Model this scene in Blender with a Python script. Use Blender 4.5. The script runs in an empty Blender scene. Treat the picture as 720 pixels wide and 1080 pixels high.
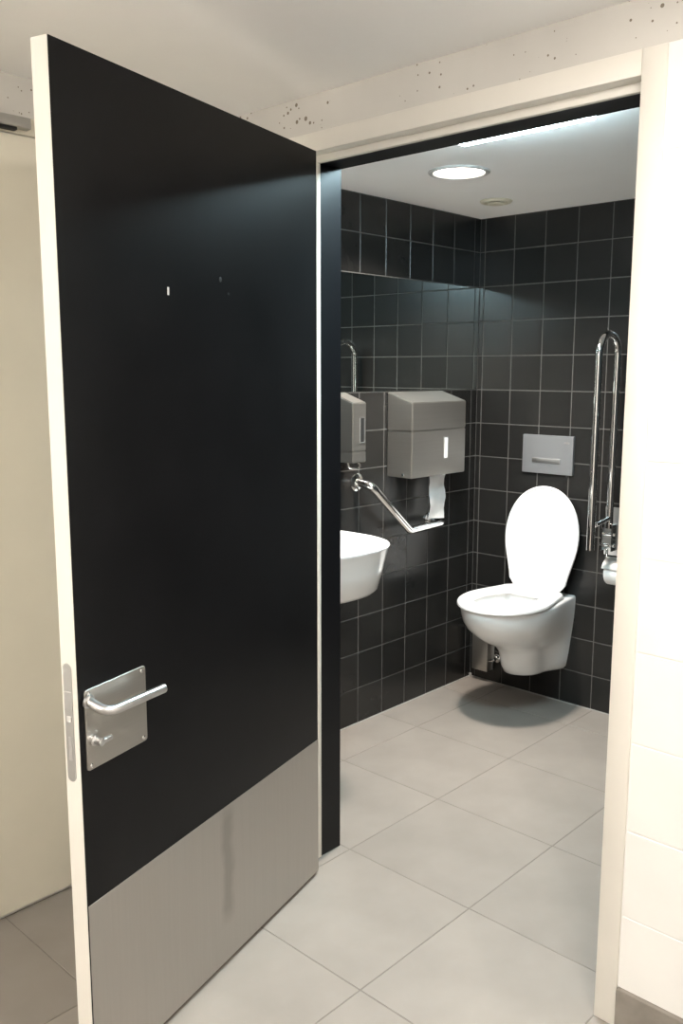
import bpy, bmesh, math, random
from mathutils import Vector, Matrix, Euler
random.seed(7)
S = bpy.context.scene
COL = S.collection

# ------------------------------------------------------------------ camera, world, exposure
cam_d = bpy.data.cameras.new('camera'); cam = bpy.data.objects.new('camera', cam_d); COL.objects.link(cam)
cam.location = (2.3286, -3.3658, 1.4353)
cam.rotation_euler = (1.4159, -0.0022, 0.7529)
cam_d.sensor_fit = 'HORIZONTAL'; cam_d.sensor_width = 36.0
cam_d.lens = 934.504 / 720 * 36.0
cam_d.shift_x = -2.67 / 720; cam_d.shift_y = -3.71 / 720
cam_d.clip_start = 0.02
S.camera = cam
w = bpy.data.worlds.new('world'); S.world = w; w.use_nodes = True
w.node_tree.nodes['Background'].inputs[0].default_value = (0.9, 0.85, 0.78, 1)
w.node_tree.nodes['Background'].inputs[1].default_value = 0.05
S.view_settings.view_transform = 'Standard'; S.view_settings.look = 'None'
S.view_settings.gamma = 1.0; S.view_settings.use_curve_mapping = False
S.view_settings.exposure = 0.38
S.cycles.caustics_reflective = True
S.cycles.blur_glossy = 0.3

# lamp strengths (each lamp object is built further down with its own light)
P_ROOM = 22.0
P_ROOM2 = 27.0
P_HALL_R = 27.0
P_HALL_FILL = 63.0
C_ROOM = (1.0, 0.91, 0.82)
C_ROOM2 = (0.66, 0.91, 1.0)
C_HALL = (1.0, 0.935, 0.865)

# ------------------------------------------------------------------ materials
def mat(name, base, rough=0.5, metal=0.0, spec=0.5, var=0.0, vscale=8.0, bump=0.0, bscale=60.0,
        stretch=None, rnd=0.0, aniso=0.0, coat=0.0):
    m = bpy.data.materials.new(name); m.use_nodes = True
    nt = m.node_tree; N = nt.nodes; Lk = nt.links
    b = N['Principled BSDF']
    b.inputs['Roughness'].default_value = rough
    b.inputs['Metallic'].default_value = metal
    b.inputs['Specular IOR Level'].default_value = spec
    b.inputs['Anisotropic'].default_value = aniso
    b.inputs['Coat Weight'].default_value = coat
    col = None
    tc = N.new('ShaderNodeTexCoord'); mp = N.new('ShaderNodeMapping')
    Lk.new(tc.outputs['Object'], mp.inputs['Vector'])
    if stretch: mp.inputs['Scale'].default_value = stretch
    rgb = N.new('ShaderNodeRGB'); rgb.outputs[0].default_value = (*base, 1); col = rgb.outputs[0]
    if var > 0:
        n = N.new('ShaderNodeTexNoise'); n.inputs['Scale'].default_value = vscale; n.inputs['Detail'].default_value = 5
        Lk.new(mp.outputs[0], n.inputs['Vector'])
        mr = N.new('ShaderNodeMapRange'); mr.inputs[1].default_value = 0.3; mr.inputs[2].default_value = 0.7
        mr.inputs[3].default_value = 1 - var; mr.inputs[4].default_value = 1 + var
        Lk.new(n.outputs['Fac'], mr.inputs[0])
        mx = N.new('ShaderNodeVectorMath'); mx.operation = 'SCALE'
        Lk.new(col, mx.inputs[0]); Lk.new(mr.outputs[0], mx.inputs['Scale']); col = mx.outputs[0]
    if rnd > 0:
        oi = N.new('ShaderNodeObjectInfo')
        mr = N.new('ShaderNodeMapRange'); mr.inputs[3].default_value = 1 - rnd; mr.inputs[4].default_value = 1 + rnd
        Lk.new(oi.outputs['Random'], mr.inputs[0])
        mx = N.new('ShaderNodeVectorMath'); mx.operation = 'SCALE'
        Lk.new(col, mx.inputs[0]); Lk.new(mr.outputs[0], mx.inputs['Scale']); col = mx.outputs[0]
    Lk.new(col, b.inputs['Base Color'])
    if bump > 0:
        n = N.new('ShaderNodeTexNoise'); n.inputs['Scale'].default_value = bscale; n.inputs['Detail'].default_value = 4
        Lk.new(mp.outputs[0], n.inputs['Vector'])
        bp = N.new('ShaderNodeBump'); bp.inputs['Strength'].default_value = bump; bp.inputs['Distance'].default_value = 0.002
        Lk.new(n.outputs['Fac'], bp.inputs['Height']); Lk.new(bp.outputs[0], b.inputs['Normal'])
    return m

def emit(name, col, strength):
    m = bpy.data.materials.new(name); m.use_nodes = True
    nt = m.node_tree; nt.nodes.clear()
    e = nt.nodes.new('ShaderNodeEmission'); e.inputs[0].default_value = (*col, 1); e.inputs[1].default_value = strength
    o = nt.nodes.new('ShaderNodeOutputMaterial'); nt.links.new(e.outputs[0], o.inputs[0]); return m

M = {}
M['tile'] = mat('black_wall_tile', (0.0165, 0.016, 0.0152), 0.27, spec=0.38, var=0.05, vscale=14, rnd=0.15)
M['grout'] = mat('grey_grout', (0.092, 0.088, 0.082), 0.9, var=0.15, vscale=30)
M['floor'] = mat('beige_grey_floor_tile', (0.258, 0.232, 0.206), 0.45, spec=0.35, var=0.09, vscale=5, rnd=0.04, bump=0.05, bscale=90)
M['fgrout'] = mat('floor_grout', (0.19, 0.172, 0.152), 0.9, var=0.15, vscale=20)
M['white_wall'] = mat('white_painted_block', (0.84, 0.83, 0.80), 0.6, var=0.02, bump=0.08, bscale=120)
M['ceiling'] = mat('white_ceiling_paint', (0.94, 0.935, 0.925), 0.7, var=0.02, vscale=3)
M['rceiling'] = mat('white_board_ceiling', (0.94, 0.925, 0.91), 0.55, var=0.02, vscale=3)
M['frame'] = mat('cream_frame_paint', (0.74, 0.71, 0.645), 0.4, var=0.02)
M['cream'] = mat('cream_door_paint', (0.74, 0.70, 0.585), 0.45, var=0.02)
M['black_lam'] = mat('black_laminate', (0.006, 0.006, 0.0065), 0.32, spec=0.16, var=0.2, vscale=6)
M['black_paint'] = mat('black_lining_paint', (0.006, 0.006, 0.007), 0.34, spec=0.25)
M['steel'] = mat('brushed_steel', (0.47, 0.45, 0.415), 0.35, 0.92, var=0.03, vscale=4, stretch=(1, 1, 60))
M['kick'] = mat('brushed_steel_sheet', (0.53, 0.51, 0.48), 0.35, 1.0, var=0.02, vscale=3, stretch=(60, 60, 1.5), bump=0.015, bscale=10)
M['chrome'] = mat('polished_chrome', (0.86, 0.86, 0.85), 0.08, 1.0)
M['satin'] = mat('satin_metal', (0.62, 0.62, 0.62), 0.35, 1.0)
M['alu'] = mat('satin_aluminium', (0.50, 0.50, 0.49), 0.4, 1.0)
M['flush'] = mat('grey_satin_plate', (0.42, 0.43, 0.45), 0.38, 0.75)
M['ceramic'] = mat('white_ceramic', (0.86, 0.86, 0.85), 0.10, spec=0.55, coat=0.2)
M['seat'] = mat('white_plastic', (0.90, 0.90, 0.90), 0.25)
M['paper'] = mat('white_tissue', (0.90, 0.90, 0.89), 0.9, bump=0.3, bscale=60)
M['dark'] = mat('dark_hole', (0.012, 0.012, 0.012), 0.6)
M['glass_win'] = mat('clear_level_window', (0.55, 0.57, 0.60), 0.15, 0.2)
M['mirror'] = mat('mirror_silver', (0.80, 0.86, 0.85), 0.0, 1.0)
M['vent'] = mat('ivory_plastic', (0.66, 0.61, 0.49), 0.4)
M['plinth'] = mat('brown_grey_skirting_tile', (0.24, 0.215, 0.185), 0.5, var=0.18, vscale=18)
M['caulk'] = mat('white_caulk', (0.34, 0.33, 0.31), 0.5)
M['chip'] = mat('white_paint_fleck', (0.6, 0.6, 0.58), 0.6)

# raw concrete with air-bubble pits
def concrete():
    m = mat('pitted_concrete', (0.60, 0.58, 0.54), 0.8, var=0.06, vscale=4, bump=0.15, bscale=50)
    nt = m.node_tree; N = nt.nodes; Lk = nt.links; b = N['Principled BSDF']
    src = b.inputs['Base Color'].links[0].from_socket
    tc = N.new('ShaderNodeTexCoord')
    v = N.new('ShaderNodeTexVoronoi'); v.inputs['Scale'].default_value = 62
    Lk.new(tc.outputs['Object'], v.inputs['Vector'])
    n = N.new('ShaderNodeTexNoise'); n.inputs['Scale'].default_value = 5; n.inputs['Detail'].default_value = 2
    Lk.new(tc.outputs['Object'], n.inputs['Vector'])
    mr = N.new('ShaderNodeMapRange'); mr.inputs[1].default_value = 0.38; mr.inputs[2].default_value = 0.64
    mr.inputs[3].default_value = 0.05; mr.inputs[4].default_value = 0.36
    Lk.new(n.outputs['Fac'], mr.inputs[0])
    sep = N.new('ShaderNodeSeparateColor'); Lk.new(v.outputs['Color'], sep.inputs[0])
    mu = N.new('ShaderNodeMath'); mu.operation = 'MULTIPLY'; Lk.new(mr.outputs[0], mu.inputs[0]); Lk.new(sep.outputs[0], mu.inputs[1])
    lt = N.new('ShaderNodeMath'); lt.operation = 'LESS_THAN'; Lk.new(v.outputs['Distance'], lt.inputs[0]); Lk.new(mu.outputs[0], lt.inputs[1])
    mx = N.new('ShaderNodeMix'); mx.data_type = 'RGBA'
    Lk.new(lt.outputs[0], mx.inputs['Factor']); Lk.new(src, mx.inputs['A']); mx.inputs['B'].default_value = (0.20, 0.17, 0.13, 1)
    Lk.new(mx.outputs['Result'], b.inputs['Base Color'])
    return m
M['concrete'] = concrete()

# kick plate: vertical smear on the steel
def add_smear(m, sx, z0, z1):
    nt = m.node_tree; N = nt.nodes; Lk = nt.links; b = N['Principled BSDF']
    src = b.inputs['Base Color'].links[0].from_socket
    tc = N.new('ShaderNodeTexCoord'); sp = N.new('ShaderNodeSeparateXYZ'); Lk.new(tc.outputs['Object'], sp.inputs[0])
    n = N.new('ShaderNodeTexNoise'); n.inputs['Scale'].default_value = 14; Lk.new(tc.outputs['Object'], n.inputs['Vector'])
    def mth(op, a, bb):
        k = N.new('ShaderNodeMath'); k.operation = op
        for i, q in enumerate((a, bb)):
            if isinstance(q, (int, float)): k.inputs[i].default_value = q
            else: Lk.new(q, k.inputs[i])
        return k.outputs[0]
    dx = mth('ABSOLUTE', mth('ADD', mth('SUBTRACT', sp.outputs[0], sx), mth('MULTIPLY', mth('SUBTRACT', n.outputs['Fac'], 0.5), 0.03)), 0)
    r1 = N.new('ShaderNodeMapRange'); r1.inputs[1].default_value = 0.008; r1.inputs[2].default_value = 0.028
    r1.inputs[3].default_value = 1; r1.inputs[4].default_value = 0; Lk.new(dx, r1.inputs[0])
    dz = mth('ABSOLUTE', mth('SUBTRACT', sp.outputs[2], (z0 + z1) / 2), 0)
    r2 = N.new('ShaderNodeMapRange'); r2.inputs[1].default_value = (z1 - z0) * .35; r2.inputs[2].default_value = (z1 - z0) * .5
    r2.inputs[3].default_value = 1; r2.inputs[4].default_value = 0; Lk.new(dz, r2.inputs[0])
    f = mth('MULTIPLY', mth('MULTIPLY', r1.outputs[0], r2.outputs[0]), 0.45)
    mx = N.new('ShaderNodeMix'); mx.data_type = 'RGBA'
    Lk.new(f, mx.inputs['Factor']); Lk.new(src, mx.inputs['A']); mx.inputs['B'].default_value = (0.28, 0.26, 0.24, 1)
    Lk.new(mx.outputs['Result'], b.inputs['Base Color'])
add_smear(M['kick'], 0.44, 0.10, 0.42)

# black tile pattern for walls that the photograph does not show
def tile_pattern():
    m = mat('black_tile_pattern', (0.03, 0.029, 0.029), 0.4)
    nt = m.node_tree; N = nt.nodes; Lk = nt.links; b = N['Principled BSDF']
    g = N.new('ShaderNodeNewGeometry'); sp = N.new('ShaderNodeSeparateXYZ'); Lk.new(g.outputs['Position'], sp.inputs[0])
    ad = N.new('ShaderNodeMath'); ad.operation = 'ADD'; Lk.new(sp.outputs[0], ad.inputs[0]); Lk.new(sp.outputs[1], ad.inputs[1])
    cb = N.new('ShaderNodeCombineXYZ'); Lk.new(ad.outputs[0], cb.inputs[0]); Lk.new(sp.outputs[2], cb.inputs[1])
    br = N.new('ShaderNodeTexBrick'); br.offset = 0; br.inputs['Scale'].default_value = 1
    br.inputs['Brick Width'].default_value = 0.15; br.inputs['Row Height'].default_value = 0.15
    br.inputs['Mortar Size'].default_value = 0.002
    br.inputs['Color1'].default_value = (0.03, 0.029, 0.029, 1); br.inputs['Color2'].default_value = (0.035, 0.034, 0.033, 1)
    br.inputs['Mortar'].default_value = (0.2, 0.19, 0.18, 1)
    Lk.new(cb.outputs[0], br.inputs['Vector']); Lk.new(br.outputs['Color'], b.inputs['Base Color'])
    return m
M['tile_pattern'] = tile_pattern()

# ------------------------------------------------------------------ mesh helpers
def finish(name, bm, m, parent=None, angle=35, loc=None):
    bmesh.ops.recalc_face_normals(bm, faces=bm.faces)
    me = bpy.data.meshes.new(name); bm.to_mesh(me); bm.free()
    for p in me.polygons: p.use_smooth = True
    me.set_sharp_from_angle(angle=math.radians(angle))
    for k in (m if isinstance(m, (list, tuple)) else [m]): me.materials.append(k)
    o = bpy.data.objects.new(name, me); COL.objects.link(o)
    if parent is not None: o.parent = parent
    if loc: o.location = loc
    return o

def empty(name, loc=(0, 0, 0), rz=0.0):
    o = bpy.data.objects.new(name, None); COL.objects.link(o); o.location = loc; o.rotation_euler = (0, 0, rz)
    o.empty_display_size = 0.05
    return o

def tag(o, label=None, cat=None, group=None, kind=None):
    if label: o['label'] = label
    if cat: o['category'] = cat
    if group: o['group'] = group
    if kind: o['kind'] = kind
    return o

def addbox(bm, a, b, bev=0.0, seg=2):
    a = Vector(a); b = Vector(b); c = (a + b) / 2; d = b - a
    r = bmesh.ops.create_cube(bm, size=1.0, matrix=Matrix.Translation(c) @ Matrix.Diagonal((abs(d.x), abs(d.y), abs(d.z), 1)))
    if bev > 0:
        vs = set(r['verts']); es = [e for e in bm.edges if e.verts[0] in vs and e.verts[1] in vs]
        bmesh.ops.bevel(bm, geom=es, offset=bev, segments=seg, affect='EDGES', profile=0.5)

def box(name, a, b, m, parent=None, bev=0.0, seg=2):
    bm = bmesh.new(); addbox(bm, a, b, bev, seg); return finish(name, bm, m, parent)

def loft(bm, rings, cap0=True, cap1=True, closed=True):
    vr = [[bm.verts.new(p) for p in r] for r in rings]
    n = len(vr[0])
    for i in range(len(vr) - 1):
        for j in range(n if closed else n - 1):
            k = (j + 1) % n
            bm.faces.new((vr[i][j], vr[i][k], vr[i + 1][k], vr[i + 1][j]))
    if cap0: bm.faces.new(vr[0])
    if cap1: bm.faces.new(list(reversed(vr[-1])))
    return vr

def fillet(pts, rads, seg=8):
    P = [Vector(p) for p in pts]; out = [P[0]]
    for i in range(1, len(P) - 1):
        r = rads[i - 1] if isinstance(rads, (list, tuple)) else rads
        a = (P[i - 1] - P[i]); b = (P[i + 1] - P[i]); la, lb = a.length, b.length
        a.normalize(); b.normalize()
        ang = a.angle(b)
        d = min(r / math.tan(ang / 2), la * .49, lb * .49)
        p0 = P[i] + a * d; p1 = P[i] + b * d
        for k in range(seg + 1):
            t = k / seg
            out.append(p0 * (1 - t) ** 2 + P[i] * 2 * t * (1 - t) + p1 * t * t)
    out.append(P[-1]); return out

def addtube(bm, path, r, n=14, cap=True, ends=0.0):
    path = [Vector(p) for p in path]
    T = []
    for i in range(len(path)):
        a = path[max(i - 1, 0)]; b = path[min(i + 1, len(path) - 1)]
        T.append((b - a).normalized())
    up = Vector((0, 0, 1)) if abs(T[0].z) < 0.9 else Vector((1, 0, 0))
    u = T[0].cross(up).normalized(); rings = []
    for i, p in enumerate(path):
        u = (u - T[i] * u.dot(T[i])).normalized(); v = T[i].cross(u)
        rr = r[i] if isinstance(r, (list, tuple)) else r
        rings.append([p + (u * math.cos(2 * math.pi * k / n) + v * math.sin(2 * math.pi * k / n)) * rr for k in range(n)])
    if ends > 0:
        def shrink(ring, c, t, s): return [c + (q - c) * s + t for q in ring]
        rings = [shrink(rings[0], path[0], -T[0] * ends, .7)] + rings + [shrink(rings[-1], path[-1], T[-1] * ends, .7)]
    loft(bm, rings, cap, cap)

def tube(name, path, r, m, parent=None, n=14, ends=0.0):
    bm = bmesh.new(); addtube(bm, path, r, n, True, ends); return finish(name, bm, m, parent, 50)

def lathe(name, prof, origin, axis, m, parent=None, n=40, angle=35):
    """prof: (radius, height along axis)"""
    bm = bmesh.new(); ax = Vector(axis).normalized()
    up = Vector((0, 0, 1)) if abs(ax.z) < .9 else Vector((1, 0, 0))
    u = ax.cross(up).normalized(); v = ax.cross(u); O = Vector(origin)
    rings = [[O + ax * h + (u * math.cos(2 * math.pi * k / n) + v * math.sin(2 * math.pi * k / n)) * max(r, 1e-4) for k in range(n)] for r, h in prof]
    loft(bm, rings); return finish(name, bm, m, parent, angle)

# ------------------------------------------------------------------ setting: dimensions
ZC, ZH = 2.093, 2.133            # ceilings of the washroom and of the hallway
YF, YI = -1.665, -1.535          # hall face and room face of the door wall
XI0, XI1 = 0.601, 1.5125         # clear opening
XR = 1.80                        # hidden right wall of the washroom
HX0, HX1, HY = 0.20, 3.50, -5.6  # hallway box
T = 0.15

wall_left = box('wall_left', (-0.12, YI - 0.13, -0.05), (-0.0015, 0.12, 2.30), M['grout'])
tag(wall_left, 'black tiled side wall of the washroom carrying the mirror', 'wall', kind='structure')
wall_back = box('wall_back', (-0.0015, 0.0015, -0.05), (XR, 0.12, 2.30), M['grout'])
tag(wall_back, 'black tiled back wall of the washroom behind the toilet', 'wall', kind='structure')
wall_right = box('wall_right', (XR, YI, -0.05), (XR + 0.1, 0.12, 2.30), M['tile_pattern'])
tag(wall_right, 'black tiled wall of the washroom out of view behind the door frame', 'wall', kind='structure')

bm = bmesh.new()
addbox(bm, (HX0 - .12, YF + .006, -0.05), (0.56, YI, 2.30))
addbox(bm, (1.556, YF + .0014, -0.05), (HX1, YI, 2.30))
addbox(bm, (0.56, YF + .006, 2.034), (1.556, YI, 2.30))
wall_front = finish('wall_front', bm, M['white_wall'])
tag(wall_front, 'white painted block wall around the washroom doorway', 'wall', kind='structure')
# concrete beam over the doorway
beam = box('concrete_beam', (HX0, YF + .0005, 2.0405), (HX1, YF + .02, ZH + .05), M['concrete'], wall_front)
tag(beam, 'raw concrete beam with small air pits')
# painted wall blocks right of the door
def block(x0, x1, z0, z1, nm='wall_block'):
    return box(nm, (x0 + .0012, YF, z0 + .0015), (x1 - .0012, YF + .03, z1 - .0015), M['white_wall'], wall_front, 0.0013, 1)
z = 0.070; k = 0
while z < 2.0:
    z1 = min(z + 0.1975, 2.040)
    xs = [1.564, 2.02, 2.46, 2.90, HX1] if k % 2 else [1.564, 2.24, 2.68, 3.12, HX1]
    for a, b in zip(xs[:-1], xs[1:]): block(a, b, max(z, .0), z1)
    z += 0.1975; k += 1

hall_l = box('wall_hall_left', (HX0 - .12, HY, -0.05), (HX0, YF + .006, 2.30), M['white_wall'])
tag(hall_l, 'white hallway side wall behind the open door', 'wall', kind='structure')
hall_c = box('concrete_beam', (HX0 - .002, HY, 2.0405), (HX0 + .003, YF, ZH + .05), M['concrete'], hall_l)
tag(hall_c, 'raw concrete strip above the pale door')
hall_r = box('wall_hall_right', (HX1, HY, -0.05), (HX1 + .1, YI, 2.30), M['white_wall'])
tag(hall_r, 'white hallway wall outside the picture', 'wall', kind='structure')
hall_b = box('wall_hall_rear', (HX0 - .12, HY - .1, -0.05), (HX1 + .1, HY, 2.30), M['white_wall'])
tag(hall_b, 'white hallway end wall outside the picture', 'wall', kind='structure')

ceil_room = box('ceiling', (-0.0015, YI, ZC), (XR, 0.0015, ZC + .1), M['rceiling'])
tag(ceil_room, 'smooth white washroom ceiling with the round lamp', 'ceiling', kind='structure')
ceil_hall = box('ceiling', (HX0, HY, ZH), (HX1, YF + .006, ZH + .1), M['ceiling'])
tag(ceil_hall, 'off-white hallway ceiling above the open door', 'ceiling', kind='structure')

floor = box('floor', (-0.12, HY, -0.08), (HX1, 0.12, -0.0012), M['fgrout'])
tag(floor, 'beige grey tiled floor running from hallway into washroom', 'floor', kind='structure')

# ---- individual tiles (children of the wall or floor they belong to)
cache = {}
def tile_obj(kind, size, m, loc, parent, bev):
    key = (kind,) + tuple(round(s, 4) for s in size)
    if key not in cache:
        bm = bmesh.new(); h = Vector(size) / 2; addbox(bm, -h, h, bev, 1)
        bmesh.ops.recalc_face_normals(bm, faces=bm.faces)
        me = bpy.data.meshes.new(kind); bm.to_mesh(me); bm.free()
        me.materials.append(m); cache[key] = me
    o = bpy.data.objects.new(kind, cache[key]); COL.objects.link(o); o.parent = parent; o.location = loc
    return o
G = 0.0042
zr = [(r * T, min((r + 1) * T, ZC)) for r in range(14)]
ye = [0.0] + [-(0.0427 + T * j) for j in range(11)]
ye[-1] = YI; MY1 = ye[10]
xe = [0.0] + [0.0247 + T * k for k in range(13)]
xe = [x for x in xe if x < XR - .01] + [XR]
MIR_Z0, MIR_Z1 = 9 * T, 12 * T
for r, (z0, z1) in enumerate(zr):
    for a, b in zip(ye[:-1], ye[1:]):
        if 9 <= r < 12 and b >= MY1 - 1e-6: continue        # the mirror sits here
        g0 = .0004 if a == 0 else G / 2
        tile_obj('wall_tile', (0.010, abs(b - a) - g0 - G / 2, z1 - z0 - G), M['tile'], (-0.005, (a - g0 + b + G / 2) / 2, (z0 + z1) / 2), wall_left, 0.0012)
    for a, b in zip(xe[:-1], xe[1:]):
        g0 = .0004 if a == 0 else G / 2
        tile_obj('wall_tile', (b - a - g0 - G / 2, 0.010, z1 - z0 - G), M['tile'], ((a + g0 + b - G / 2) / 2, 0.005, (z0 + z1) / 2), wall_back, 0.0012)
FT = 0.4375
fx = [-0.0015]; x = 0.2
while x < HX1: fx.append(x); x += FT
fx.append(HX1)
fy = [0.0015]; y = -0.218
while y > HY: fy.append(y); y -= FT
fy.append(HY)
for a, b in zip(fx[:-1], fx[1:]):
    for c, d in zip(fy[:-1], fy[1:]):
        tile_obj('floor_tile', (b - a - .003, abs(d - c) - .003, 0.010), M['floor'], ((a + b) / 2, (c + d) / 2, -0.005), floor, 0.0008)

# pale sealant line along the foot of the washroom walls
cq = box('sealant_strip', (0.0, YI, -0.001), (0.005, 0.0, 0.004), M['caulk'], wall_left, .001, 1)
cq = box('sealant_strip', (0.0, -0.005, -0.001), (XR, 0.0, 0.004), M['caulk'], wall_back, .001, 1)
cq = box('sealant_strip', (0.0, -0.012, -0.001), (0.012, 0.0, 0.016), M['caulk'], wall_back, .003, 1)

# baseboard right of the door
bb = box('baseboard_right', (1.5645, YF - .011, 0.0), (HX1, YF + .005, 0.098), M['plinth'], bev=.0015, seg=1)
tag(bb, 'brown grey tile skirting at the foot of the white block wall', 'baseboard', kind='structure')

# ---- door frame (cream steel) and black lining
fr = empty('trim_1', (0.60, YF, 0)); tag(fr, 'cream painted steel door frame around the washroom doorway', 'door frame', kind='structure')
def fpart(nm, boxes, m, bev=.002):
    bm = bmesh.new()
    for a, b in boxes: addbox(bm, a, b, bev, 2)
    o = finish(nm, bm, m, fr); o.matrix_parent_inverse = Matrix.Translation((-0.60, -YF, 0)); return o
YR, YL = -1.632, -1.618          # rebate, start of the lining
FZ0, FZ1 = 1.992, 2.040
LZ = 1.974
fpart('jamb', [((1.5125, YF - .004, 0), (1.5625, YR + .004, FZ1)), ((1.4985, YR, 0), (1.56, YL, FZ0))], M['frame'])
fpart('jamb', [((0.535, YF - .004, 0), (0.586, YR + .004, FZ1)), ((0.54, YR, 0), (0.6045, YL, FZ0))], M['frame'])
fpart('head', [((0.586, YF - .004, FZ0), (1.5125, YR + .004, FZ1)), ((0.6045, YR, LZ), (1.4985, YL, FZ0 + .02))], M['frame'])
ln = empty('trim_2', (0.60, YI, 0)); tag(ln, 'black lining inside the thickness of the washroom doorway', 'lining', kind='structure')
def lpart(nm, a, b):
    o = box(nm, a, b, M['black_paint'], ln, .001, 1); o.matrix_parent_inverse = Matrix.Translation((-0.60, -YI, 0)); return o
lpart('side_panel', (0.55, YL, 0), (0.6015, YI - .0, LZ + .002))
lpart('side_panel', (1.502, YL, 0), (1.556, YI, LZ + .002))
lpart('top_panel', (0.55, YL, LZ + .002), (1.556, YI, 2.04))
for xa, xb in ((0.0, 0.596), (1.508, XR)):
    box('inner_tiling', (xa, YI, 0.0), (xb, YI + .004, LZ + .001), M['tile_pattern'], wall_front)
lpart('inner_face', (0.0, YI, LZ + .001), (XR, YI + .004, ZC))

# ------------------------------------------------------------------ the open door
HXD, HYD, ANG, WD = 0.6594, -1.6887, -1.3066, 0.8984
DZ0, DZ1, TH = 0.010, 1.986, 0.040
door = empty('door_1', (HXD, HYD, 0), ANG)
tag(door, 'open black washroom door with pale edges and steel kick plate', 'door', kind='structure')
# local: x along the door from hinge to free edge, +y towards the camera side (visible face at y=0), -y thickness
box('leaf', (0, -TH, DZ0), (WD, -0.0012, DZ1), M['frame'], door, .0015, 1)
face = box('face_panel', (0.001, -0.0012, DZ0 + .001), (WD - .0008, 0.0, DZ1 - .001), M['black_lam'], door)
tag(face, 'black laminate face')
kp = box('kick_plate', (0.001, 0.0, DZ0 + .001), (WD - .002, 0.0015, 0.409), M['kick'], door, .0005, 1)
tag(kp, 'brushed steel kick plate with a vertical smear')
# handle plate
def rrect(x0, x1, z0, z1, r, y, n=5):
    pts = []
    for cx, cz, a0 in ((x1 - r, z1 - r, 0), (x0 + r, z1 - r, 90), (x0 + r, z0 + r, 180), (x1 - r, z0 + r, 270)):
        for k in range(n + 1):
            a = math.radians(a0 + 90 * k / n); pts.append(Vector((cx + r * math.cos(a), y, cz + r * math.sin(a))))
    return pts
def rplate(nm, x0, x1, z0, z1, r, y0, y1, m, parent, e=.0008):
    bm = bmesh.new()
    loft(bm, [rrect(x0, x1, z0, z1, r, y0), rrect(x0, x1, z0, z1, r, y1 - e), rrect(x0 + e, x1 - e, z0 + e, z1 - e, r - e * .5, y1)])
    return finish(nm, bm, m, parent)
hp = rplate('handle_plate', 0.713, 0.884, 0.681, 0.841, 0.007, 0.0, 0.0032, M['steel'], door)
for sx, sz in ((0.725, 0.832), (0.874, 0.832), (0.725, 0.690), (0.874, 0.690)):
    lathe('screw', [(0.0042, 0), (0.0042, .0006), (0.003, .0013), (0.001, .0013)], (sx, .0032, sz), (0, 1, 0), M['chrome'], hp, 12)
lev = tube('lever_handle', fillet([(0.8765, .003, .820), (0.8765, .052, .806), (0.716, .052, .801)], .03, 8), .0092, M['satin'], hp, 16, .0015)
lathe('lever_collar', [(0.0135, 0), (0.0135, .004), (0.011, .006)], (0.8765, .0032, .8195), (0, 1, -.2), M['satin'], hp, 20)
tt = lathe('thumb_turn', [(0.0105, 0), (0.0105, .005), (0.007, .007), (0.007, .016), (0.0075, .018), (0.0075, .022), (0.004, .023)], (0.866, .0032, .738), (0, 1, 0), M['satin'], hp, 20)
bm = bmesh.new(); addbox(bm, (0.836, .016, .7335), (0.872, .026, .7425), .003, 2)
finish('thumb_lever', bm, M['satin'], hp)
# lock plate in the free edge (slot shape in the y-z plane)
bm = bmesh.new()
def slot(x, e, n=10):
    r = .0108 - e; zc0, zc1 = .662 + .0108, .896 - .0108; pts = []
    for a0, zc in ((0, zc1), (180, zc0)):
        for k in range(n + 1):
            a = math.radians(a0 + 180 * k / n); pts.append(Vector((x, -0.0235 + r * math.cos(a), zc + r * math.sin(a))))
    return pts
loft(bm, [slot(WD - .002, 0), slot(WD + .0004, 0), slot(WD + .0010, .0006)])
lp = finish('lock_plate', bm, M['alu'], door)
bm = bmesh.new(); loft(bm, [[Vector((WD + .0008, -.031, zz)) for zz in (.805, .842)] + [Vector((WD + .0008, -.014, zz)) for zz in (.842, .805)],
                           [Vector((WD + .0035, -.031, zz)) for zz in (.807, .840)] + [Vector((WD + .002, -.014, zz)) for zz in (.840, .807)]])
finish('latch', bm, M['satin'], lp)
box('strike_square', (WD + .0005, -.029, .781), (WD + .0022, -.017, .793), M['chrome'], lp, .001, 1)
box('bolt_slot', (WD + .0005, -.028, .705), (WD + .0014, -.019, .752), M['satin'], lp, .001, 1)
# leftovers of a removed hook
o = box('paint_fleck', (0.601, -.0002, 1.584), (0.607, .0012, 1.600), M['chip'], door, .0006, 1); tag(o, 'small white paint fleck')
lathe('screw_hole', [(0.0055, -.0005), (0.0055, .0006), (0.0035, .0010), (0.002, .0003)], (0.425, 0, 1.630), (0, 1, 0), M['dark'], door, 12)
lathe('screw_hole', [(0.003, -.0005), (0.003, .0006), (0.001, .0010)], (0.395, 0, 1.602), (0, 1, 0), M['dark'], door, 12)
# hinges on the hinge edge
for hz in (0.25, 1.05, 1.78):
    o = tube('hinge', [(-.006, -TH + .004, hz - .045), (-.006, -TH + .004, hz + .045)], .007, M['satin'], door, 14)

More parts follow.
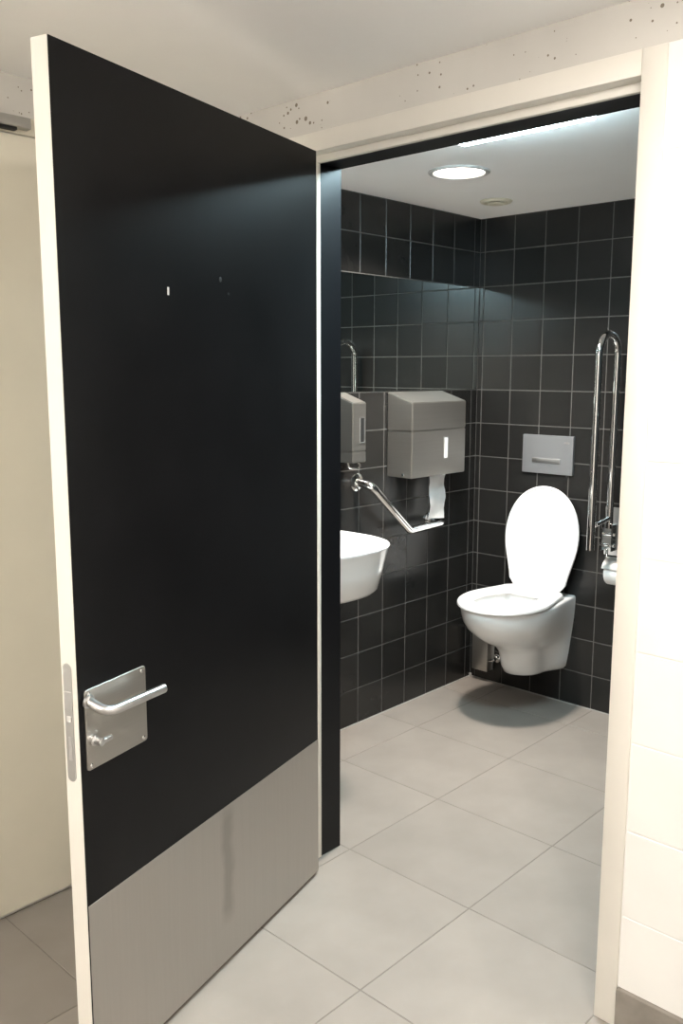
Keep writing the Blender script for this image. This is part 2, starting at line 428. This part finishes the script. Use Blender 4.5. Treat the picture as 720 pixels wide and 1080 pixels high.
# ------------------------------------------------------------------ pale door in the hallway side wall
d2 = empty('door_2', (HX0, -2.45, 0)); tag(d2, 'pale cream flush door in the hallway wall behind the open door', 'door', kind='structure')
def d2part(nm, a, b, m, bev=.002):
    o = box(nm, a, b, m, d2, bev, 1); o.matrix_parent_inverse = Matrix.Translation((-HX0, 2.45, 0)); return o
d2part('leaf', (HX0 + .001, -2.93, 0.012), (HX0 + .012, -1.96, 1.994), M['cream'], .001)
d2part('head', (HX0 + .001, -2.99, 1.998), (HX0 + .009, -1.90, 2.040), M['cream'])
d2part('jamb', (HX0 + .001, -2.99, 0), (HX0 + .009, -2.933, 1.998), M['cream'])
d2part('jamb', (HX0 + .001, -1.957, 0), (HX0 + .009, -1.90, 1.998), M['cream'])
dc = empty('door_closer', (HX0 + .009, -2.24, 2.02)); tag(dc, 'grey metal door closer rail on the head of the pale hallway door', 'door closer')
def dcp(nm, a, b, m):
    o = box(nm, a, b, m, dc, .0015, 2); o.matrix_parent_inverse = Matrix.Translation((-HX0 - .009, 2.24, -2.02)); return o
dcp('rail', (HX0 + .0092, -2.66, 2.008), (HX0 + .034, -2.236, 2.033), M['alu'])
dcp('slide_arm', (HX0 + .013, -2.60, 2.001), (HX0 + .030, -2.27, 2.0082), M['dark'])

# ------------------------------------------------------------------ ceiling lamps and vent
def disc_light(name, loc, r, power, col, spread=180):
    ld = bpy.data.lights.new(name, 'AREA'); ld.shape = 'DISK'; ld.size = 2 * r; ld.energy = power; ld.color = col
    ld.spread = math.radians(spread)
    lo = bpy.data.objects.new(name, ld); COL.objects.link(lo); lo.location = loc
    return lo
def ceiling_lamp(loc, r_out, r_in, label, power, col, estr, group=None, spread=180):
    t = empty('ceiling_lamp', loc); tag(t, label, 'ceiling lamp', group)
    lathe('rim', [(r_in, .0), (r_out, .0), (r_out, -.003), (r_out - .004, -.006), (r_in + .003, -.006), (r_in, -.002)], (0, 0, 0), (0, 0, 1), M['rim'], t, 48)
    lathe('diffuser', [(r_in + .001, -.0005), (r_in + .001, -.002), (r_in * .5, -.003), (.001, -.0035)], (0, 0, 0), (0, 0, 1), emit('lamp_glow', col, estr), t, 48)
    lo = disc_light('lamp_light', (0, 0, -.012), r_in * .95, power, col, spread); lo.parent = t
    return t
M['rim'] = mat('white_lamp_rim', (0.55, 0.54, 0.53), 0.4)
ceiling_lamp((0.482, -0.833, ZC), 0.104, 0.085, 'round recessed ceiling lamp shining over the toilet', P_ROOM, C_ROOM, 9.0, spread=130)
def opal_lamp(loc, sx, sy, dep, label, power, col):
    # surface-mounted opal box lamp; the opal cover itself gives the light
    t = empty('ceiling_lamp', loc); tag(t, label, 'ceiling lamp')
    box('housing', (-sx - .006, -sy - .006, -.008), (sx + .006, sy + .006, 0), M['rim'], t, .002, 1)
    area = 4 * sx * sy + 4 * (sx + sy) * dep
    box('diffuser', (-sx, -sy, -.008 - dep), (sx, sy, -.008), emit('lamp_glow', col, power / (math.pi * area)), t, .004, 2)
    return t
opal_lamp((0.998, -1.380, ZC), .200, .134, .035, 'long cool-white ceiling lamp mostly hidden behind the black door head', P_ROOM2, C_ROOM2)
opal_lamp((2.15, -2.45, ZH), .13, .13, .018, 'square opal hallway ceiling lamp near the white block wall', P_HALL_R, C_HALL)
opal_lamp((1.25, -4.40, ZH), .13, .13, .110, 'square opal fill lamp added on the hallway ceiling behind the camera', P_HALL_FILL, C_HALL)  # unseen lamp added as fill to brighten the hallway ceiling and walls

v = empty('ceiling_vent', (0.288, -0.318, ZC)); tag(v, 'small round ivory air vent in the ceiling corner above the toilet', 'vent')
lathe('outer_ring', [(.040, 0), (.062, 0), (.064, -.003), (.058, -.009), (.047, -.010), (.040, -.004)], (0, 0, 0), (0, 0, 1), M['vent'], v, 40)
lathe('air_gap', [(.0405, -.0005), (.0405, -.003), (.001, -.003)], (0, 0, 0), (0, 0, 1), M['dark'], v, 40)
lathe('valve_disc', [(.012, -.003), (.028, -.008), (.033, -.011), (.032, -.015), (.001, -.016)], (0, 0, 0), (0, 0, 1), M['vent'], v, 40)

# ------------------------------------------------------------------ mirror
mir = empty('mirror', (0, -0.7, MIR_Z0)); tag(mir, 'frameless wall mirror set flush in the black tiles above the dispensers', 'mirror')
o = box('glass', (-0.001, MY1 + .002, MIR_Z0 + .002), (0.0012, -0.0035, MIR_Z1 - .002), M['mirror'], mir, .0008, 1)
o.matrix_parent_inverse = Matrix.Translation((0, .7, -MIR_Z0))

# ------------------------------------------------------------------ toilet
AX = 0.385
def side_hw(s, ww, w, s0, ex=2.0):
    if s <= s0:
        t = s / s0; t = t * t * (3 - 2 * t); return ww + (w - ww) * t
    return w * max(0.0, 1 - ((s - s0) / (1 - s0)) ** ex) ** (1 / ex)
NS, NB = 22, 8
def outline(ww, w, y0, y1, z, s0=.5, ex=2.0, corner=0.0):
    """closed ring, from the wall end on +x round the tip to -x, then along the back"""
    ss = [1 - (1 - i / NS) ** 1.8 for i in range(NS + 1)]
    ss = [math.sin(s * math.pi / 2) ** 1.0 for s in [i / NS for i in range(NS + 1)]]
    R = []
    for s in ss:
        h = side_hw(s, ww, w, s0, ex)
        if corner > 0 and s < corner: h *= 1 - .18 * (1 - s / corner) ** 2
        R.append((h, y0 + (y1 - y0) * s))
    pts = [Vector((h, y, z)) for h, y in R] + [Vector((-h, y, z)) for h, y in reversed(R[:-1])]
    hb = R[0][0]
    for i in range(1, NB): pts.append(Vector((-hb + 2 * hb * i / NB, y0, z)))
    return pts

wc = empty('toilet', (AX, 0, 0)); tag(wc, 'white wall-hung toilet with its lid raised against the back wall', 'toilet')
lev_out = [  # z, front, half width, wall half width, s0
    (0.150, .165, .050, .085, .55), (0.153, .215, .068, .105, .55), (0.168, .262, .080, .116, .55), (0.195, .280, .083, .121, .55), (0.230, .290, .086, .126, .55),
    (0.262, .300, .091, .130, .54), (0.288, .322, .101, .133, .54), (0.312, .368, .120, .136, .53), (0.336, .418, .137, .139, .53),
    (0.362, .458, .153, .142, .52), (0.390, .490, .166, .145, .52), (0.420, .512, .174, .147, .52), (0.450, .524, .178, .148, .52),
    (0.474, .528, .179, .149, .52), (0.482, .525, .177, .147, .52), (0.485, .518, .172, .143, .52)]
rings = [outline(ww, w_, 0, -f, z, s0) for z, f, w_, ww, s0 in lev_out]
inner = [(0.485, .470, .128, .10, -.150), (0.470, .462, .122, .095, -.155), (0.42, .44, .115, .085, -.16), (0.37, .40, .095, .065, -.17), (0.33, .34, .06, .04, -.18), (0.315, .29, .03, .02, -.2)]
rings += [outline(ww, w_, y0, -f, z, .5) for z, f, w_, ww, y0 in inner]
bm = bmesh.new(); loft(bm, rings); finish('bowl', bm, M['ceramic'], wc, 60)
# seat ring
SE0, SE1 = -.062, -.535
def egg(sc, z, ins=0.0):
    return outline(.142 - ins, .182 - ins, SE0 - ins, SE1 + ins, z, .52, 2.1, .06)
def hole(z, ins=0.0):
    return outline(.085 + ins, .118 + ins, -.165 + ins, -.455 - ins, z, .5, 2.1, .15)
bm = bmesh.new()
rg = [egg(1, .4868, .004), egg(1, .490), egg(1, .500), egg(1, .5055, .004), egg(1, .508, .011), hole(.506, .010), hole(.502, .003), hole(.492, 0), hole(.4868, .003)]
vr = loft(bm, rg, False, False)
n = len(vr[0])
for j in range(n):
    k2 = (j + 1) % n; bm.faces.new((vr[-1][j], vr[-1][k2], vr[0][k2], vr[0][j]))
finish('seat', bm, M['seat'], wc, 50)
# raised lid: outline in x-t plane tilted back against the wall
lean = math.radians(6.5); HL = .444
def lidring(ins, dep):
    pts = []
    for p in outline(.134 - ins, .177 - ins, 0 + ins, HL - ins, 0, .50, 2.1, .05):
        t = p.y; x_ = p.x
        pts.append(Vector((x_, -.082 + math.sin(lean) * t + dep, .503 + math.cos(lean) * t + dep * math.sin(lean))))
    return pts
bm = bmesh.new()
rg = [lidring(.012, .004), lidring(.008, .0), lidring(.003, .0), lidring(0, .003), lidring(0, .012), lidring(.005, .018), lidring(.02, .022)]
loft(bm, rg); lid = finish('lid', bm, M['seat'], wc, 40)
for sx in (-.105, .105):
    t = .305
    lathe('bumper', [(.009, 0), (.009, .004), (.006, .006), (.001, .006)], (sx, -.082 + math.sin(lean) * t + .005, .503 + math.cos(lean) * t), (0, -1, .1), M['seat'], lid, 14)
for sx in (-.075, .075):
    tube('hinge', [(sx - .022, -.066, .500), (sx + .022, -.066, .500)], .012, M['seat'], wc, 16, .002)

# flush plate
fp = empty('flush_plate', (0.378, 0, 1.08)); tag(fp, 'grey satin flush plate on the black tiles above the toilet', 'flush plate')
def fpl(nm, x0, x1, z0, z1, r, y0, y1, m, par, e=.001):
    bm = bmesh.new()
    loft(bm, [rrect(x0, x1, z0, z1, r, y0), rrect(x0, x1, z0, z1, r, y1 + e), rrect(x0 + e, x1 - e, z0 + e, z1 - e, r, y1)])
    return finish(nm, bm, m, par)
pl = fpl('plate', -.1215, .1215, -.082, .082, .003, 0.0005, -.013, M['flush'], fp)
btn = fpl('button', -.072, .064, -.046, -.014, .004, -.0125, -.0145, M['flush'], fp)
box('button_bevel', (-.070, -.019, -.036), (.062, -.0142, -.016), M['satin'], btn, .003, 2)
box('emblem', (.078, -.0136, .050), (.104, -.0128, .058), M['satin'], pl, 0)

# steel pipe cover and supply valve low in the corner
pc = empty('pipe_cover', (0.079, 0, 0.055)); tag(pc, 'small stainless steel box low in the corner beside the toilet bowl', 'pipe cover')
box('cover', (-.043, -.040, 0.0), (.043, 0.0, .185), M['steel'], pc, .002, 2)
box('side_flange', (.043, -.006, .004), (.049, 0.0, .180), M['satin'], pc, .001, 1)
vl = empty('supply_valve', (0.150, 0, 0.12)); tag(vl, 'chrome water valve and hose between the steel box and the toilet', 'valve')
lathe('wall_rose', [(.020, 0), (.020, .004), (.012, .009)], (0, 0, 0), (0, -1, 0), M['chrome'], vl, 24)
tube('valve_body', [(0, -.006, 0), (0, -.050, 0)], .009, M['chrome'], vl)
tube('valve_handle', [(-.014, -.050, -.004), (.020, -.054, .008)], .006, M['chrome'], vl, 12, .002)
tube('hose', fillet([(0, -.034, .004), (0, -.034, .07), (.02, -.03, .11), (.10, -.02, .14)], .03, 6), .0055, M['alu'], vl, 10)

# ------------------------------------------------------------------ paper dispenser and hanging paper
def dispenser(nm, label, cat, yc, hw, xf, zb, zf, zbk, seam, win, group=None):
    t = empty(nm, (0, yc, zb)); tag(t, label, cat, group)
    def prism(name, z0, z1f, z1b, x0, x1, h, m, par, bev=.004):
        bm = bmesh.new()
        vs = [bm.verts.new(p) for p in ((x0, -h, z0), (x1, -h, z0), (x1, -h, z1f), (x0, -h, z1b), (x0, h, z0), (x1, h, z0), (x1, h, z1f), (x0, h, z1b))]
        for f in ((0, 1, 2, 3), (7, 6, 5, 4), (0, 4, 5, 1), (1, 5, 6, 2), (2, 6, 7, 3), (3, 7, 4, 0)): bm.faces.new([vs[i] for i in f])
        bmesh.ops.bevel(bm, geom=list(bm.edges), offset=bev, segments=2, affect='EDGES')
        return finish(name, bm, m, par)
    hgt = zf - zb; sm = seam - zb
    b = prism('body', 0, sm - .0003, sm - .0003, 0.0005, xf, hw, M['steel'], t, .003)
    c = prism('cover', sm + .0003, hgt, zbk - zb, 0.0005, xf, hw, M['steel'], t, .003)
    wy0, wy1, wz0, wz1 = win
    bm = bmesh.new()
    wy0 -= yc; wy1 -= yc; wz0 -= zb; wz1 -= zb
    e = .004
    for a, bb_ in (((xf - .002, wy0, wz0), (xf + .0025, wy0 + e, wz1)), ((xf - .002, wy1 - e, wz0), (xf + .0025, wy1, wz1)),
                   ((xf - .002, wy0, wz0), (xf + .0025, wy1, wz0 + e)), ((xf - .002, wy0, wz1 - e), (xf + .0025, wy1, wz1))):
        addbox(bm, a, bb_, .0008, 1)
    fr_ = finish('window_frame', bm, M['satin'], b)
    return t, b, (wy0, wy1, wz0, wz1)
pd, pdb, ww_ = dispenser('paper_dispenser', 'wide brushed steel paper dispenser with tissue hanging out below', 'dispenser', -0.445, 0.180, 0.130, 1.008, 1.309, 1.350, 1.195, (-.418, -.388, 1.074, 1.166))
box('window', (.128, ww_[0] + .003, ww_[2] + .003), (.1312, ww_[1] - .003, ww_[3] - .003), M['paper'], pdb, .0004, 1)
lathe('lock', [(.006, 0), (.006, .002), (.003, .0025)], (.085, -.180, .012), (0, -1, 0), M['chrome'], pdb, 14)
bm = bmesh.new()                                                       # hanging tissue
NU, NV = 10, 24; rows = []
for j in range(NV + 1):
    t = j / NV; row = []
    for i in range(NU + 1):
        u = i / NU
        edge = .0014 * math.sin(t * 15 + 1.0) + .0008 * math.sin(t * 37)
        ew = .122 - .010 * t
        yy = -.394 + (u - .5) * ew + edge * (0.4 + 0.6 * abs(u - .5) * 2) - .004 * t
        zz = 1.012 - t * (.190 + .010 * u)
        xx = .083 + .006 * math.sin(u * 5 + t * 3) + .010 * t * math.sin(u * 3.3 + .5) + .004 * math.sin(t * 11 + u * 2)
        row.append(bm.verts.new((xx, yy, zz)))
    rows.append(row)
for j in range(NV):
    for i in range(NU): bm.faces.new((rows[j][i], rows[j][i + 1], rows[j + 1][i + 1], rows[j + 1][i]))
bmesh.ops.solidify(bm, geom=list(bm.faces), thickness=.0012)
pp = finish('tissue_strip', bm, M['paper'], None, 60)
tag(pp, 'strip of white tissue hanging out of the wide steel dispenser', 'tissue')

sd, sdb, sw = dispenser('soap_dispenser', 'narrow brushed steel soap dispenser above the washbasin at the doorway edge', 'dispenser', -0.9125, 0.0375, 0.110, 1.092, 1.316, 1.352, 1.135, (-.912, -.884, 1.165, 1.262))
box('window', (.108, sw[0] + .003, sw[2] + .003), (.1112, sw[1] - .003, sw[3] - .003), M['dark'], sdb, .0004, 1)
tube('push_lever', fillet([(.070, -.024, .002), (.078, -.022, -.022), (.098, .006, -.026), (.090, .026, -.014), (.070, .028, .002)], .014, 6), .0045, M['chrome'], sd, 10)

# ------------------------------------------------------------------ angled grab bar on the side wall
gb = empty('angled_grab_bar', (0, -0.57, 0.79)); tag(gb, 'chrome angled grab bar on the side wall below the paper dispenser', 'grab bar')
def gl(p): return (p[0], p[1] + .57, p[2] - .79)
path = fillet([gl((.004, -.808, 1.000)), gl((.080, -.808, .992)), gl((.080, -.569, .786)), gl((.080, -.337, .791)), gl((.004, -.337, .791))], [.035, .05, .035], 8)
tube('bar', path, .0165, M['chrome'], gb, 18)
for yy, zz in ((-.808, 1.000), (-.337, .791)):
    f = lathe('flange', [(.036, 0.0003), (.036, .004), (.030, .008), (.016, .010)], gl((0, yy, zz)), (1, 0, 0), M['chrome'], gb, 28)
# ------------------------------------------------------------------ folding grab rail on the back wall
fg = empty('folding_grab_rail', (0.70, 0, 0.76)); tag(fg, 'chrome U-shaped folding grab rail raised upright beside the toilet', 'grab rail')
arc = [(0, -.1325 - .0775 * math.cos(math.pi * k / 20), 1.497 - .76 + .0775 * math.sin(math.pi * k / 20)) for k in range(21)]
tube('rail', [(0, -.211, .738 - .76)] + arc + [(0, -.058, .806 - .76)], .0150, M['chrome'], fg, 18)
box('wall_plate', (-.045, -.008, -.075), (.045, 0.0, .125), M['satin'], fg, .003, 2)
for sx in (-.022, .022):
    bm = bmesh.new(); addbox(bm, (sx - .003, -.080, -.045), (sx + .003, -.006, .065), .0015, 1); finish('hinge_bracket', bm, M['chrome'], fg)
tube('hinge_pin', [(-.030, -.058, .022), (.030, -.058, .022)], .009, M['chrome'], fg, 16, .002)
tube('hinge_pin', [(-.030, -.066, -.022), (.030, -.066, -.022)], .008, M['chrome'], fg, 16, .002)
tube('link_bar', [(0, -.050, .090), (0, -.178, .074)], .010, M['chrome'], fg, 12, .002)
tube('roll_holder', fillet([(0, -.070, -.04), (.0, -.072, -.127), (.125, -.072, -.127)], .02, 6), .006, M['chrome'], fg, 12, .002)
bm = bmesh.new(); rr_ = []
for k in range(13):
    a = math.radians(20 + 150 * k / 12)
    rr_.append([Vector((x_, -.072 - r_ * math.cos(a), -.127 + r_ * math.sin(a))) for x_, r_ in ((.008, .058), (.120, .058), (.120, .0595), (.008, .0595))])
loft(bm, rr_); finish('roll_cover', bm, M['alu'], fg)
tr_ = empty('toilet_roll', (0.715, -0.072, 0.645)); tag(tr_, 'white toilet paper roll hanging below the folding grab rail', 'toilet roll')
def ring_solid(nm, prof, m):
    bm = bmesh.new(); n = 36
    rg = [[Vector((h, r * math.cos(2 * math.pi * k / n), -.012 + r * math.sin(2 * math.pi * k / n))) for k in range(n)] for r, h in prof + prof[:1]]
    loft(bm, rg, False, False); bmesh.ops.remove_doubles(bm, verts=bm.verts, dist=1e-6)
    return finish(nm, bm, m, tr_)
ring_solid('paper', [(.0205, 0), (.050, 0), (.052, .003), (.052, .095), (.050, .098), (.0205, .098)], M['paper'])
ring_solid('core', [(.018, -.001), (.020, -.001), (.020, .099), (.018, .099)], M['vent'])

# ------------------------------------------------------------------ washbasin
wb = empty('washbasin', (0, -1.262, 0.68)); tag(wb, 'white ceramic washbasin half hidden behind the open door', 'washbasin')
def bout(ww, w_, d0, d1, z, s0=.45, ex=2.6):
    return [Vector((-p.y, p.x, z)) for p in outline(ww, w_, -d0, -d1, z, s0, ex)]
rg = [bout(.170, .180, 0.0005, .38, 0.0), bout(.194, .205, 0.0005, .408, .003), bout(.201, .213, .0005, .420, .016), bout(.212, .226, .0005, .441, .090),
      bout(.222, .236, .0005, .458, .160), bout(.224, .239, .0005, .462, .168), bout(.223, .238, .0005, .460, .172), bout(.219, .233, .006, .454, .173),
      bout(.195, .214, .095, .436, .171), bout(.185, .206, .100, .428, .160), bout(.165, .185, .11, .40, .10), bout(.12, .135, .15, .34, .055), bout(.03, .03, .22, .27, .045)]
bm = bmesh.new(); loft(bm, rg); finish('basin', bm, M['ceramic'], wb, 60)
lathe('drain', [(.020, 0), (.020, .003), (.012, .004)], (.245, 0, .0445), (0, 0, 1), M['chrome'], wb, 20)
tube('trap_pipe', fillet([(.245, 0, .001), (.245, 0, -.12), (.16, 0, -.16), (.10, 0, -.10), (.002, 0, -.10)], .04, 6), .016, M['chrome'], wb, 14)
